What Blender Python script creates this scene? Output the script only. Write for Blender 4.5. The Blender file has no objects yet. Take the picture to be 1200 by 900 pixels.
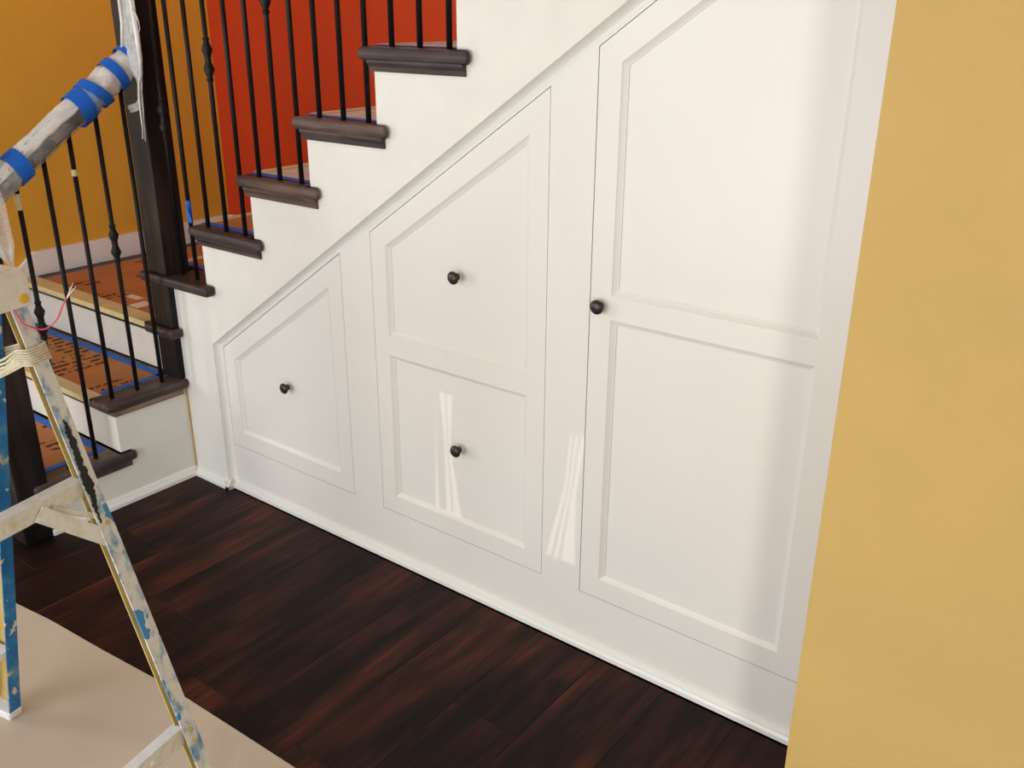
import bpy, bmesh, math, random
from mathutils import Vector, Matrix, noise as mnoise
random.seed(7)
scene = bpy.context.scene
COL = scene.collection
PI = math.pi

# ------------------------------------------------------------------ camera
CAM = Vector((2.8187, -1.7742, 1.6156)); YAW, PITCH, ROLL, FPX = 37.3172, -21.9046, 0.3304, 1102.5
y_, p_, q_ = (math.radians(a) for a in (YAW, PITCH, ROLL))
fw = Vector((-math.sin(y_)*math.cos(p_), math.cos(y_)*math.cos(p_), math.sin(p_)))
rt = Vector((math.cos(y_), math.sin(y_), 0)); up = rt.cross(fw)
rt, up = math.cos(q_)*rt + math.sin(q_)*up, -math.sin(q_)*rt + math.cos(q_)*up
cd = bpy.data.cameras.new('camera'); cam = bpy.data.objects.new('camera', cd); COL.objects.link(cam)
cd.sensor_fit = 'HORIZONTAL'; cd.sensor_width = 36.0; cd.lens = FPX*36.0/1200.0
cd.clip_start = 0.02
M4 = Matrix.Identity(4)
for i in range(3):
    M4[i][0] = rt[i]; M4[i][1] = up[i]; M4[i][2] = -fw[i]; M4[i][3] = CAM[i]
cam.matrix_world = M4
scene.camera = cam

# ------------------------------------------------------------------ world, sun, window light, exposure
w = bpy.data.worlds.new('world'); scene.world = w; w.use_nodes = True
w.node_tree.nodes['Background'].inputs[0].default_value = (0.75, 0.85, 1.0, 1)
w.node_tree.nodes['Background'].inputs[1].default_value = 0.4
vs = scene.view_settings
vs.view_transform = 'Standard'; vs.look = 'None'; vs.gamma = 1.0; vs.use_curve_mapping = False
vs.exposure = -0.15
SUN_DX, SUN_DZ = -0.35, -0.284          # travel per metre of +y
sd = bpy.data.lights.new('sun', 'SUN'); sd.energy = 0.75; sd.angle = math.radians(0.15); sd.color = (1, .93, .84)
so = bpy.data.objects.new('sun', sd); COL.objects.link(so)
so.rotation_euler = Vector((SUN_DX, 1, SUN_DZ)).to_track_quat('-Z', 'Y').to_euler()
so.location = (4, -6, 4)
def area(name, loc, aim, sx, sy, power, color):
    l = bpy.data.lights.new(name, 'AREA'); l.shape = 'RECTANGLE'; l.size = sx; l.size_y = sy
    l.energy = power; l.color = color
    o = bpy.data.objects.new(name, l); COL.objects.link(o); o.location = loc
    o.rotation_euler = Vector(aim).to_track_quat('-Z', 'Y').to_euler()
    return o
area('daylight_left_window', (-2.93, -2.9, 1.3), (1, 0, 0), 0.8, 1.8, 56, (1.0, .955, .89))
area('daylight_back_window', (0.9, -3.33, 1.1), (0, 1, 0), 2.4, 1.9, 80, (.88, .94, 1.0))
area('daylight_right_sidelight', (3.97, -3.33, 1.1), (0, 1, 0), 0.28, 1.9, 43, (1.0, .945, .86))
cl = bpy.data.lights.new('hall_fill_light', 'POINT')   # added fill light, placed with its fixture below

# ------------------------------------------------------------------ helpers
W0 = {}
class MB:
    def __init__(s): s.v = []; s.f = []
    def add(s, vs_, fs):
        n = len(s.v); s.v += [tuple(map(float, p)) for p in vs_]; s.f += [tuple(i+n for i in f) for f in fs]; return s
    def box(s, a, b):
        x0, x1 = sorted((a[0], b[0])); y0, y1 = sorted((a[1], b[1])); z0, z1 = sorted((a[2], b[2]))
        return s.add([(x0,y0,z0),(x1,y0,z0),(x1,y1,z0),(x0,y1,z0),(x0,y0,z1),(x1,y0,z1),(x1,y1,z1),(x0,y1,z1)],
                     [(0,3,2,1),(4,5,6,7),(0,1,5,4),(1,2,6,5),(2,3,7,6),(3,0,4,7)])
    def loops(s, ls, cap=True, close=True):
        n = len(ls[0]); base = len(s.v)
        for l in ls: s.v += [tuple(map(float, p)) for p in l]
        for i in range(len(ls)-1):
            for j in range(n if close else n-1):
                k = (j+1) % n
                s.f.append((base+i*n+j, base+i*n+k, base+(i+1)*n+k, base+(i+1)*n+j))
        if cap:
            s.f.append(tuple(base+j for j in reversed(range(n))))
            s.f.append(tuple(base+(len(ls)-1)*n+j for j in range(n)))
        return s
    def prism_y(s, poly, y0, y1):      # poly of (x,z)
        return s.loops([[(x, y0, z) for x, z in poly], [(x, y1, z) for x, z in poly]])
    def prism_x(s, poly, x0, x1):      # poly of (y,z)
        return s.loops([[(x0, y, z) for y, z in poly], [(x1, y, z) for y, z in poly]])
    def prism_z(s, poly, z0, z1):
        return s.loops([[(x, y, z0) for x, y in poly], [(x, y, z1) for x, y in poly]])
    def sweep(s, prof, p0, p1, u, v):
        p0, p1, u, v = Vector(p0), Vector(p1), Vector(u), Vector(v)
        return s.loops([[p0+u*a+v*b for a, b in prof], [p1+u*a+v*b for a, b in prof]])
    def tube(s, path, rad, n=8, cap=True, ref=(0, 0, 1)):
        path = [Vector(p) for p in path]; ls = []
        rads = rad if isinstance(rad, (list, tuple)) else [rad]*len(path)
        ref = Vector(ref); prev = None
        for i, p in enumerate(path):
            t = (path[min(i+1, len(path)-1)] - path[max(i-1, 0)]).normalized()
            if prev is None:
                a = ref if abs(t.dot(ref)) < .95 else Vector((1, 0, 0))
                nrm = (a - t*a.dot(t)).normalized()
            else: nrm = (prev - t*prev.dot(t)).normalized()
            prev = nrm; bn = t.cross(nrm)
            ls.append([p + (nrm*math.cos(2*PI*j/n) + bn*math.sin(2*PI*j/n))*rads[i] for j in range(n)])
        return s.loops(ls, cap)
    def lathe_axis(s, origin, axis, prof, n=20):   # prof of (distance, radius)
        o, a = Vector(origin), Vector(axis).normalized()
        r_ = Vector((0, 0, 1)) if abs(a.z) < .9 else Vector((1, 0, 0))
        u = (r_ - a*r_.dot(a)).normalized(); v = a.cross(u)
        return s.loops([[o + a*d + (u*math.cos(2*PI*j/n)+v*math.sin(2*PI*j/n))*max(r, 1e-5) for j in range(n)] for d, r in prof])
    def build(s, name, mat, parent=None, bevel=0, seg=2, smooth=False):
        xs, ys, zs = zip(*s.v)
        o3 = Vector(((min(xs)+max(xs))/2, (min(ys)+max(ys))/2, min(zs)))
        me = bpy.data.meshes.new(name)
        me.from_pydata([tuple(Vector(p)-o3) for p in s.v], [], s.f)
        bm = bmesh.new(); bm.from_mesh(me)
        bmesh.ops.recalc_face_normals(bm, faces=bm.faces)
        if bevel:
            es = [e for e in bm.edges if e.is_manifold and e.calc_face_angle(0) > .35]
            bmesh.ops.bevel(bm, geom=es, offset=bevel, segments=seg, affect='EDGES', profile=.5)
        bm.to_mesh(me); bm.free()
        if smooth:
            for p in me.polygons: p.use_smooth = True
        me.materials.append(mat)
        ob = bpy.data.objects.new(name, me); COL.objects.link(ob)
        if smooth == 'auto':
            for e in me.edges: pass
        W0[ob] = o3
        if parent is not None:
            ob.parent = parent; ob.location = o3 - W0[parent]
        else: ob.location = o3
        return ob
def empty(name, loc, parent=None):
    e = bpy.data.objects.new(name, None); COL.objects.link(e); e.empty_display_size = .05
    W0[e] = Vector(loc); e.location = W0[e] - (W0[parent] if parent else Vector()); e.parent = parent
    return e
def tag(o, label, cat, group=None, kind=None):
    o['label'] = label; o['category'] = cat
    if group: o['group'] = group
    if kind: o['kind'] = kind
    return o

# ------------------------------------------------------------------ materials
def mat(name, col, rough=.6, spec=.4, build=None):
    m = bpy.data.materials.new(name); m.use_nodes = True
    b = m.node_tree.nodes['Principled BSDF']
    b.inputs['Base Color'].default_value = (*col, 1); b.inputs['Roughness'].default_value = rough
    b.inputs['Specular IOR Level'].default_value = spec
    if build: build(m.node_tree, b)
    return m
def N(nt, typ, **kw):
    n = nt.nodes.new(typ)
    for k, v in kw.items():
        if k.startswith('i_'): n.inputs[k[2:].replace('_', ' ')].default_value = v
        else: setattr(n, k, v)
    return n
def L(nt, a, b): nt.links.new(a, b)
def coords(nt, scale=(1, 1, 1), rot=(0, 0, 0), kind='Object'):
    tc = N(nt, 'ShaderNodeTexCoord'); mp = N(nt, 'ShaderNodeMapping')
    mp.inputs['Scale'].default_value = scale; mp.inputs['Rotation'].default_value = rot
    if kind == 'Position':
        g = N(nt, 'ShaderNodeNewGeometry'); L(nt, g.outputs['Position'], mp.inputs[0])
    else: L(nt, tc.outputs[kind], mp.inputs[0])
    return mp.outputs[0]
def noise(nt, vec, scale, detail=3, rough=.55):
    n = N(nt, 'ShaderNodeTexNoise'); n.inputs['Scale'].default_value = scale
    n.inputs['Detail'].default_value = detail; n.inputs['Roughness'].default_value = rough
    L(nt, vec, n.inputs['Vector']); return n.outputs['Fac']
def ramp(nt, fac, stops, const=False):
    r = N(nt, 'ShaderNodeValToRGB'); cr = r.color_ramp
    if const: cr.interpolation = 'CONSTANT'
    while len(cr.elements) < len(stops): cr.elements.new(.5)
    for e, (p, c) in zip(cr.elements, stops): e.position = p; e.color = (*c, 1) if len(c) == 3 else c
    L(nt, fac, r.inputs[0]); return r.outputs[0]
def mix(nt, fac, a, b, blend='MIX'):
    m = N(nt, 'ShaderNodeMix', data_type='RGBA', blend_type=blend)
    for s, x in ((0, fac), (6, a), (7, b)):
        if hasattr(x, 'links') or hasattr(x, 'is_linked'): L(nt, x, m.inputs[s])
        elif s == 0: m.inputs[0].default_value = x
        else: m.inputs[s].default_value = (*x, 1)
    return m.outputs[2]
def bump(nt, b, h, strength=.1, dist=.01):
    n = N(nt, 'ShaderNodeBump'); n.inputs['Strength'].default_value = strength; n.inputs['Distance'].default_value = dist
    L(nt, h, n.inputs['Height']); L(nt, n.outputs[0], b.inputs['Normal'])

def mottled(c, amt=.06, scale=30, bstr=.04):
    def f(nt, b):
        v = coords(nt, kind='Position'); n = noise(nt, v, scale, 4)
        lo = tuple(x*(1-amt) for x in c); hi = tuple(min(1, x*(1+amt)) for x in c)
        L(nt, ramp(nt, n, [(.3, lo), (.7, hi)]), b.inputs['Base Color'])
        bump(nt, b, noise(nt, v, 260, 2), bstr, .002)
    return f
def wallpaint(name, c, rough=.75, bstr=.12): return mat(name, c, rough, .25, mottled(c, .03, 6, bstr))
WHITE = mat('white_semi_gloss_paint', (.79, .777, .75), .32, .45, mottled((.79, .777, .75), .012, 3, .015))
STRW  = mat('white_wall_paint', (.79, .777, .738), .5, .35, mottled((.79, .777, .738), .03, 9, .05))
TRIM  = mat('white_trim_paint', (.84, .84, .815), .3, .5, mottled((.84, .84, .815), .02, 9, .02))
YEL_R = wallpaint('warm_yellow_paint', (.55, .375, .130))
YEL_L = wallpaint('ochre_paint', (.70, .385, .046))
RED   = wallpaint('brick_red_paint', (.58, .055, .012))
CREAM = wallpaint('cream_paint', (.68, .64, .55))
CEIL  = wallpaint('ceiling_white', (.62, .60, .55))
def woodnodes(dark, mid, hi, sc, along, knots=False):
    def f(nt, b):
        oi = N(nt, 'ShaderNodeObjectInfo')
        s = [22, 22, 22]; s[along] = 1.6
        tc = N(nt, 'ShaderNodeTexCoord'); mp = N(nt, 'ShaderNodeMapping'); mp.inputs['Scale'].default_value = s
        ad = N(nt, 'ShaderNodeVectorMath', operation='ADD'); cx = N(nt, 'ShaderNodeCombineXYZ')
        ml = N(nt, 'ShaderNodeMath', operation='MULTIPLY'); ml.inputs[1].default_value = 37.0
        L(nt, oi.outputs['Random'], ml.inputs[0])
        for i in range(3): L(nt, ml.outputs[0], cx.inputs[i])
        L(nt, tc.outputs['Object'], ad.inputs[0]); L(nt, cx.outputs[0], ad.inputs[1]); L(nt, ad.outputs[0], mp.inputs[0])
        n1 = noise(nt, mp.outputs[0], sc, 6, .65)
        s2 = [5, 5, 5]; s2[along] = 1.3
        mp2 = N(nt, 'ShaderNodeMapping'); mp2.inputs['Scale'].default_value = s2; L(nt, ad.outputs[0], mp2.inputs[0])
        n2 = noise(nt, mp2.outputs[0], 1.6, 3)
        c1 = ramp(nt, n1, [(.3, dark), (.52, mid), (.75, hi)])
        c2 = ramp(nt, n2, [(.36, (.35, .33, .36)), (.5, (.85, .78, .76)), (.66, (2.3, 1.95, 1.6))])
        c = mix(nt, 1.0, c1, c2, 'MULTIPLY')
        rv = ramp(nt, oi.outputs['Random'], [(0, (.8, .78, .8)), (.5, (1, 1, 1)), (1, (1.25, 1.18, 1.12))])
        c = mix(nt, 1.0, c, rv, 'MULTIPLY')
        if knots:
            s3 = [7, 7, 7]; s3[along] = 3.4
            mp3 = N(nt, 'ShaderNodeMapping'); mp3.inputs['Scale'].default_value = s3; L(nt, ad.outputs[0], mp3.inputs[0])
            k1 = ramp(nt, noise(nt, mp3.outputs[0], 1.0, 4, .6), [(.26, (.22, .2, .22)), (.36, (1, 1, 1))])
            c = mix(nt, 1.0, c, k1, 'MULTIPLY')
            s4 = [120, 120, 120]; s4[along] = 4
            mp4 = N(nt, 'ShaderNodeMapping'); mp4.inputs['Scale'].default_value = s4; L(nt, ad.outputs[0], mp4.inputs[0])
            k2 = ramp(nt, noise(nt, mp4.outputs[0], 1.0, 4, .7), [(.3, (.6, .58, .6)), (.7, (1.35, 1.3, 1.25))])
            c = mix(nt, 1.0, c, k2, 'MULTIPLY')
        L(nt, c, b.inputs['Base Color'])
        bump(nt, b, n1, .12, .003)
    return f
FLOORM = mat('dark_stained_plank', (.03, .012, .008), .52, .16, woodnodes((.008, .0035, .0035), (.027, .0088, .0064), (.060, .0185, .0105), 1.4, 1, True))
SUBF   = mat('dark_joint', (.009, .005, .0045), .9, .1)
GAPM   = mat('gap_shade_backing', (.16, .14, .12), .9, .1, mottled((.16, .14, .12), .1, 20, .1))
ESP_X = mat('dark_stained_oak', (.05, .035, .03), .5, .35, woodnodes((.034, .025, .026), (.066, .050, .051), (.11, .085, .082), 2.0, 0))
ESP_Y = mat('dark_stained_oak_cross', (.05, .035, .03), .5, .35, woodnodes((.042, .032, .032), (.080, .064, .062), (.13, .105, .10), 2.0, 1))
ESP_Z = mat('dark_stained_oak_post', (.02, .016, .016), .5, .18, woodnodes((.009, .007, .0075), (.016, .0125, .013), (.026, .02, .02), 2.0, 2))
IRON  = mat('black_wrought_iron', (.007, .006, .007), .45, .22, mottled((.008, .007, .008), .3, 60, .15))
KNOB  = mat('oil_rubbed_bronze', (.018, .010, .011), .33, .55, mottled((.018, .010, .011), .35, 120, .05))
def printed(nt, b, thr=.47):
    v = coords(nt, kind='Position')
    base = ramp(nt, noise(nt, v, 7, 4), [(.3, (.42, .17, .06)), (.7, (.52, .22, .085))])
    sx = N(nt, 'ShaderNodeSeparateXYZ'); L(nt, v, sx.inputs[0])
    m = N(nt, 'ShaderNodeMath', operation='MULTIPLY'); m.inputs[1].default_value = 24; L(nt, sx.outputs[0], m.inputs[0])
    fr = N(nt, 'ShaderNodeMath', operation='FRACT'); L(nt, m.outputs[0], fr.inputs[0])
    row = N(nt, 'ShaderNodeMath', operation='LESS_THAN'); row.inputs[1].default_value = .5; L(nt, fr.outputs[0], row.inputs[0])
    v2 = coords(nt, (24, 60, 1), kind='Position')
    g = N(nt, 'ShaderNodeMath', operation='GREATER_THAN'); g.inputs[1].default_value = .47; L(nt, noise(nt, v2, 1.0, 2), g.inputs[0])
    v3 = coords(nt, (5, 4, 1), kind='Position')
    g2 = N(nt, 'ShaderNodeMath', operation='GREATER_THAN'); g2.inputs[1].default_value = thr; L(nt, noise(nt, v3, 1.0, 1), g2.inputs[0])
    a = N(nt, 'ShaderNodeMath', operation='MULTIPLY'); L(nt, row.outputs[0], a.inputs[0]); L(nt, g.outputs[0], a.inputs[1])
    a2 = N(nt, 'ShaderNodeMath', operation='MULTIPLY'); L(nt, a.outputs[0], a2.inputs[0]); L(nt, g2.outputs[0], a2.inputs[1])
    L(nt, mix(nt, a2.outputs[0], base, (.09, .03, .018)), b.inputs['Base Color'])
PRINT  = mat('printed_brown_paper', (.48, .2, .07), .8, .2, printed)
PRINT2 = mat('sparse_printed_brown_paper', (.48, .2, .07), .8, .2, lambda nt, b: printed(nt, b, .60))
BEIGEP = mat('beige_rosin_paper', (.66, .55, .47), .8, .2, mottled((.66, .55, .47), .05, 12, .05))
KRAFT  = mat('tan_floor_paper', (.55, .46, .37), .75, .2, mottled((.55, .46, .37), .04, 5, .06))
BLUE   = mat('blue_painters_tape', (.012, .13, .62), .6, .3, mottled((.012, .13, .62), .12, 40, .1))
BLUED  = mat('faded_blue_tape', (.07, .10, .17), .7, .25, mottled((.07, .10, .17), .2, 40, .1))
CTAPE  = mat('cream_masking_tape', (.66, .57, .32), .65, .3, mottled((.66, .57, .32), .08, 25, .1))
CAULK  = mat('raw_wood_gap', (.54, .38, .18), .8, .2, mottled((.54, .38, .18), .15, 30, .1))
def splat(stops, scale=26, stretch=(1, 1, .45), extra=None):
    def f(nt, b):
        v = coords(nt, stretch, kind='Position')
        c = ramp(nt, noise(nt, v, scale, 5, .62), stops)
        if extra:
            thr, col, sc = extra
            g = N(nt, 'ShaderNodeMath', operation='GREATER_THAN'); g.inputs[1].default_value = thr
            L(nt, noise(nt, v, sc, 3), g.inputs[0]); c = mix(nt, g.outputs[0], c, col)
        L(nt, c, b.inputs['Base Color'])
        bump(nt, b, noise(nt, v, 70, 3), .25, .003)
    return f
RAILW = mat('paint_splattered_rail', (.6, .6, .55), .6, .3, splat([(.30, (.10, .26, .46)), (.41, (.34, .45, .54)), (.48, (.62, .63, .61)), (.58, (.74, .73, .68)), (.75, (.56, .57, .56))], 40, (1, 1, .6), (.60, (.07, .26, .52), 16)))
RAILB = mat('blue_fibreglass_rail', (.02, .17, .42), .5, .35, splat([(.35, (.01, .12, .36)), (.55, (.02, .19, .46)), (.64, (.10, .24, .40)), (.70, (.60, .52, .34)), (.8, (.62, .58, .46))], 20, (1, 1, .8), (.63, (.62, .56, .42), 30)))
TANF  = mat('tan_fibreglass', (.52, .36, .12), .6, .3, splat([(.3, (.48, .33, .09)), (.6, (.58, .43, .17)), (.75, (.66, .58, .40))], 15))
CREAMP = mat('cream_splattered_paint', (.66, .6, .48), .65, .3, splat([(.25, (.56, .53, .44)), (.42, (.70, .67, .58)), (.58, (.77, .76, .72)), (.70, (.66, .58, .45))], 34, (1, 1, 1)))
CAPM  = mat('dripped_white_paint', (.74, .71, .64), .6, .3, splat([(.3, (.66, .62, .50)), (.5, (.76, .73, .66)), (.7, (.78, .77, .75))], 16, (1, 1, 1), (.68, (.80, .50, .05), 24)))
BLKP  = mat('black_paint_drip', (.012, .012, .014), .5, .3, splat([(.3, (.01, .01, .012)), (.7, (.02, .02, .022)), (.8, (.2, .2, .2))], 30))
ALU   = mat('worn_aluminium', (.74, .76, .80), .4, .5, mottled((.74, .76, .80), .08, 50, .05))
TWINE = mat('cream_twine', (.66, .60, .44), .8, .2, mottled((.66, .60, .44), .15, 90, .3))
PINK  = mat('pink_string', (.80, .10, .14), .6, .3, mottled((.80, .10, .14), .1, 90, .2))
FRAY  = mat('white_fray', (.75, .7, .62), .8, .2, mottled((.75, .7, .62), .1, 90, .2))
def plastic(name, alpha, col=(.80, .79, .77)):
    def f(nt, b):
        v = coords(nt, (1, .5, .6), kind='Position')
        n = noise(nt, v, 26, 4, .6)
        r = N(nt, 'ShaderNodeMapRange'); r.inputs[1].default_value = .35; r.inputs[2].default_value = .65
        r.inputs[3].default_value = max(.04, alpha-.15); r.inputs[4].default_value = min(1, alpha+.2)
        L(nt, n, r.inputs[0]); L(nt, r.outputs[0], b.inputs['Alpha'])
        bump(nt, b, n, .25, .006)
    return mat(name, col, .3, .5, f)
PLAST = plastic('clear_wrap_plastic', .62)
PLASTF = plastic('thin_hanging_plastic', .40, (.80, .80, .78))
DARKRAIL = ESP_Y
GLASS = mat('window_sheer_shade', (.7, .7, .7), .8, .2, mottled((.7, .7, .7), .02, 10, .02))
LINEN = mat('slit_mask_cloth', (.7, .67, .6), .9, .1, mottled((.7, .67, .6), .05, 60, .1))
LAMPG = mat('fill_lamp_glass', (.9, .88, .8), .5, .3, mottled((.9, .88, .8), .02, 10, .02))

# ------------------------------------------------------------------ dimensions
R, T = .19, .2754
XR = -.078                      # riser of the first upper tread
REC = .0262                     # how far the cabinet face sits behind the stair wall
XJ = .190                       # jog where the recess begins
SLOPE = R/T
def xr(k): return XR + (k-4)*T
def zdiag(x): return .551 + SLOPE*(x-.197)
XL, YB, ZC = -1.04, 1.01, 3.6
FX0, FX1, FY0 = -3.0, 4.7, -3.4
CX, CY = 2.4394, -.5139         # corner of the yellow wall
KMAX = 11

# ------------------------------------------------------------------ setting: floor
fl = MB().box((FX0, FY0, -.06), (FX1, YB, -.012)).build('floor', SUBF)
tag(fl, 'dark red-brown stained wide plank floor in front of the stairs', 'floor', kind='structure')
PW = .1983; pm = {}
def plank(x, y0, y1):
    ln = round(y1-y0, 3)
    if ln not in pm:
        o = MB().box((-PW/2+.0002, 0, -.012), (PW/2-.0002, ln-.0004, 0)).build('plank', FLOORM, bevel=.0006, seg=1)
        pm[ln] = (o.data, o); oo = o
    else:
        oo = bpy.data.objects.new('plank', pm[ln][0]); COL.objects.link(oo)
    oo.parent = fl; oo.location = Vector((x, (y0+y1)/2, -.012)) - W0[fl]
x = 1.365 - PW*21.5
rows = 0
while x < FX1 - PW/2:
    x += PW
    if x < FX0 + PW/2: continue
    y = FY0; first = True
    off = (rows*.52) % 1.2; rows += 1
    top = 0.0 if x > -.1 else 0.0
    while y < top-.001:
        ln = 1.2 if not first else max(.3, off)
        first = False
        y1 = min(y+ln, top)
        if top - y1 < .2: y1 = top
        plank(x, y, y1); y = y1

# ------------------------------------------------------------------ setting: walls, ceiling
def structure(mb, name, m, label, cat, **kw):
    return tag(mb.build(name, m, **kw), label, cat, kind='structure')
structure(MB().box((XL-.12, -.75, 0), (XL, YB+.12, ZC)), 'wall_left', YEL_L, 'ochre yellow stairwell wall beside the landing', 'wall')
structure(MB().box((XL, YB, 0), (FX1, YB+.12, ZC)), 'wall_back', RED, 'brick red wall behind the upper flight of stairs', 'wall')
structure(MB().box((CX, CY, 0), (FX1, CY+.5, ZC)), 'wall_right', YEL_R, 'warm yellow wall standing in front of the tall cabinet door', 'wall', bevel=.004)
structure(MB().box((FX0-.1, FY0, ZC), (FX1+.1, YB+.12, ZC+.1)), 'ceiling', CEIL, 'white ceiling above the hall', 'ceiling')
structure(MB().box((FX0-.1, FY0-.1, 0), (FX0, -.75, ZC)), 'wall_hall_left', CREAM, 'cream hall wall with the left window', 'wall')
structure(MB().box((FX0, -.75, 0), (XL-.12, -.65, ZC)), 'wall_hall_return', CREAM, 'cream hall wall beside the bottom of the stairs', 'wall')
structure(MB().box((FX1, FY0-.1, 0), (FX1+.1, YB+.12, ZC)), 'wall_hall_right', CREAM, 'cream hall wall at the far right', 'wall')
OX0, OX1, OZ0, OZ1 = 2.25, 3.05, 1.1, 1.75
mb = MB().box((FX0, FY0-.1, 0), (OX0, FY0, ZC)).box((OX1, FY0-.1, 0), (FX1, FY0, ZC)).box((OX0, FY0-.1, 0), (OX1, FY0, OZ0)).box((OX0, FY0-.1, OZ1), (OX1, FY0, ZC))
structure(mb, 'wall_front', CREAM, 'cream hall wall behind the camera with windows', 'wall')
def window(n, x0, x1, y0, y1, z0, z1, ax, label):
    e = empty('window_%d' % n, ((x0+x1)/2, (y0+y1)/2, z0)); tag(e, label, 'window', kind='structure')
    f = MB(); t = .05
    if ax == 'y':
        f.box((x0-t, y0, z0-t), (x0, y1, z1+t)).box((x1, y0, z0-t), (x1+t, y1, z1+t)).box((x0, y0, z0-t), (x1, y1, z0)).box((x0, y0, z1), (x1, y1, z1+t)).box(((x0+x1)/2-.015, y0, z0), ((x0+x1)/2+.015, y1, z1))
        MB().box((x0, y0, z0), (x1, y0+.01, z1)).build('pane', GLASS, e)
    else:
        f.box((x0, y0-t, z0-t), (x1, y0, z1+t)).box((x0, y1, z0-t), (x1, y1+t, z1+t)).box((x0, y0, z0-t), (x1, y1, z0)).box((x0, y0, z1), (x1, y1, z1+t)).box((x0, (y0+y1)/2-.015, z0), (x1, (y0+y1)/2+.015, z1))
        MB().box((x0, y0, z0), (x0+.01, y1, z1)).build('pane', GLASS, e)
    f.build('window_frame', TRIM, e)
window(1, FX0, FX0+.03, -3.3, -2.5, .4, 2.2, 'x', 'white framed window in the left hall wall')
window(2, -.3, 2.1, FY0, FY0+.03, .15, 2.05, 'y', 'wide white framed window behind the camera')
window(3, 3.83, 4.11, FY0, FY0+.03, .15, 2.05, 'y', 'tall narrow sidelight window at the right behind the camera')
# added unseen window; its slits shape sun patches standing in for reflected light
e4 = empty('window_4', ((OX0+OX1)/2, FY0, OZ0)); tag(e4, 'added small window with sun-shaping slits behind the camera', 'window', kind='structure')
f = MB(); t = .05
f.box((OX0-t, FY0, OZ0-t), (OX0, FY0+.02, OZ1+t)).box((OX1, FY0, OZ0-t), (OX1+t, FY0+.02, OZ1+t)).box((OX0, FY0, OZ0-t), (OX1, FY0+.02, OZ0)).box((OX0, FY0, OZ1), (OX1, FY0+.02, OZ1+t))
f.build('window_frame', TRIM, e4)
dxs, dzs = -SUN_DX*(REC-FY0), -SUN_DZ*(REC-FY0)
lev = [.24, .46, .62]
sl = []   # slits: bottom, waist, top (x ranges on the cabinet face)
c1, c2 = 1.215, 1.632
sl.append([(c1-.052, c1-.036), (c1-.045, c1-.041), (c1-.044, c1-.041)])
sl.append([(c1-.010, c1+.012), (c1-.010, c1-.001), (c1-.026, c1-.004)])
sl.append([(c1+.018, c1+.050), (c1+.003, c1+.012), (c1+.001, c1+.024)])
sl.append([(c2-.066, c2-.048), (c2-.012, c2-.002), (c2+.004, c2+.010)])
sl.append([(c2-.040, c2-.024), (c2+.002, c2+.010), (c2+.018, c2+.028)])
sl.append([(c2-.016, c2+.030), (c2+.014, c2+.026), (c2+.036, c2+.050)])
cur = MB()
edges = [[(OX0-dxs, OX0-dxs)]*3] + sl + [[(OX1-dxs, OX1-dxs)]*3]
zz = [z+dzs for z in lev]
for i in range(len(edges)-1):
    l_ = [edges[i][k][1]+dxs for k in range(3)]; r_ = [edges[i+1][k][0]+dxs for k in range(3)]
    for k in range(2):
        cur.loops([[(l_[k], FY0-.01, zz[k]), (r_[k], FY0-.01, zz[k]), (r_[k+1], FY0-.01, zz[k+1]), (l_[k+1], FY0-.01, zz[k+1])],
                   [(l_[k], FY0-.006, zz[k]), (r_[k], FY0-.006, zz[k]), (r_[k+1], FY0-.006, zz[k+1]), (l_[k+1], FY0-.006, zz[k+1])]])
cur.box((OX0, FY0-.01, OZ0), (OX1, FY0-.006, zz[0])).box((OX0, FY0-.01, zz[2]), (OX1, FY0-.006, OZ1))
cur.build('sun_slit_mask', LINEN, e4)
# added hall lamp, an unseen fixture giving warm fill
lampe = empty('hall_fill_lamp', (.2, -1.9, ZC-.12)); tag(lampe, 'added round white fill lamp on the hall ceiling', 'lamp')
MB().lathe_axis((.2, -1.9, ZC), (0, 0, -1), [(0, .17), (.02, .17), (.03, .16)]).build('base', TRIM, lampe)
MB().lathe_axis((.2, -1.9, ZC-.03), (0, 0, -1), [(0, .15), (.04, .14), (.07, .09), (.085, .02)]).build('lamp_shade', LAMPG, lampe, smooth=True)
cl.energy = 7; cl.color = (1, .88, .68); cl.shadow_soft_size = .15
clo = bpy.data.objects.new('hall_fill_light', cl); COL.objects.link(clo); clo.location = (.2, -1.9, ZC-.3)

# added unseen pendant that brightens treads and stairwell walls
pend = empty('stair_fill_lamp', (.35, .55, 2.75)); tag(pend, 'added small white fill pendant above the stairs', 'lamp')
MB().tube([(.35, .55, 2.95), (.35, .55, ZC)], .004, 8).build('cord', TRIM, pend)
MB().lathe_axis((.35, .55, 2.97), (0, 0, -1), [(0, .02), (.02, .05), (.09, .12), (.16, .14)], 20).build('lamp_shade', LAMPG, pend, smooth=True)
pl_ = bpy.data.lights.new('stair_fill_light', 'POINT'); pl_.energy = 14; pl_.color = (1, .93, .84); pl_.shadow_soft_size = .12
po = bpy.data.objects.new('stair_fill_light', pl_); COL.objects.link(po); po.location = (.35, .55, 2.66)

# ------------------------------------------------------------------ stair side walls (white)
def step_top(k): return k*R - .05
mb = MB()
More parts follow.
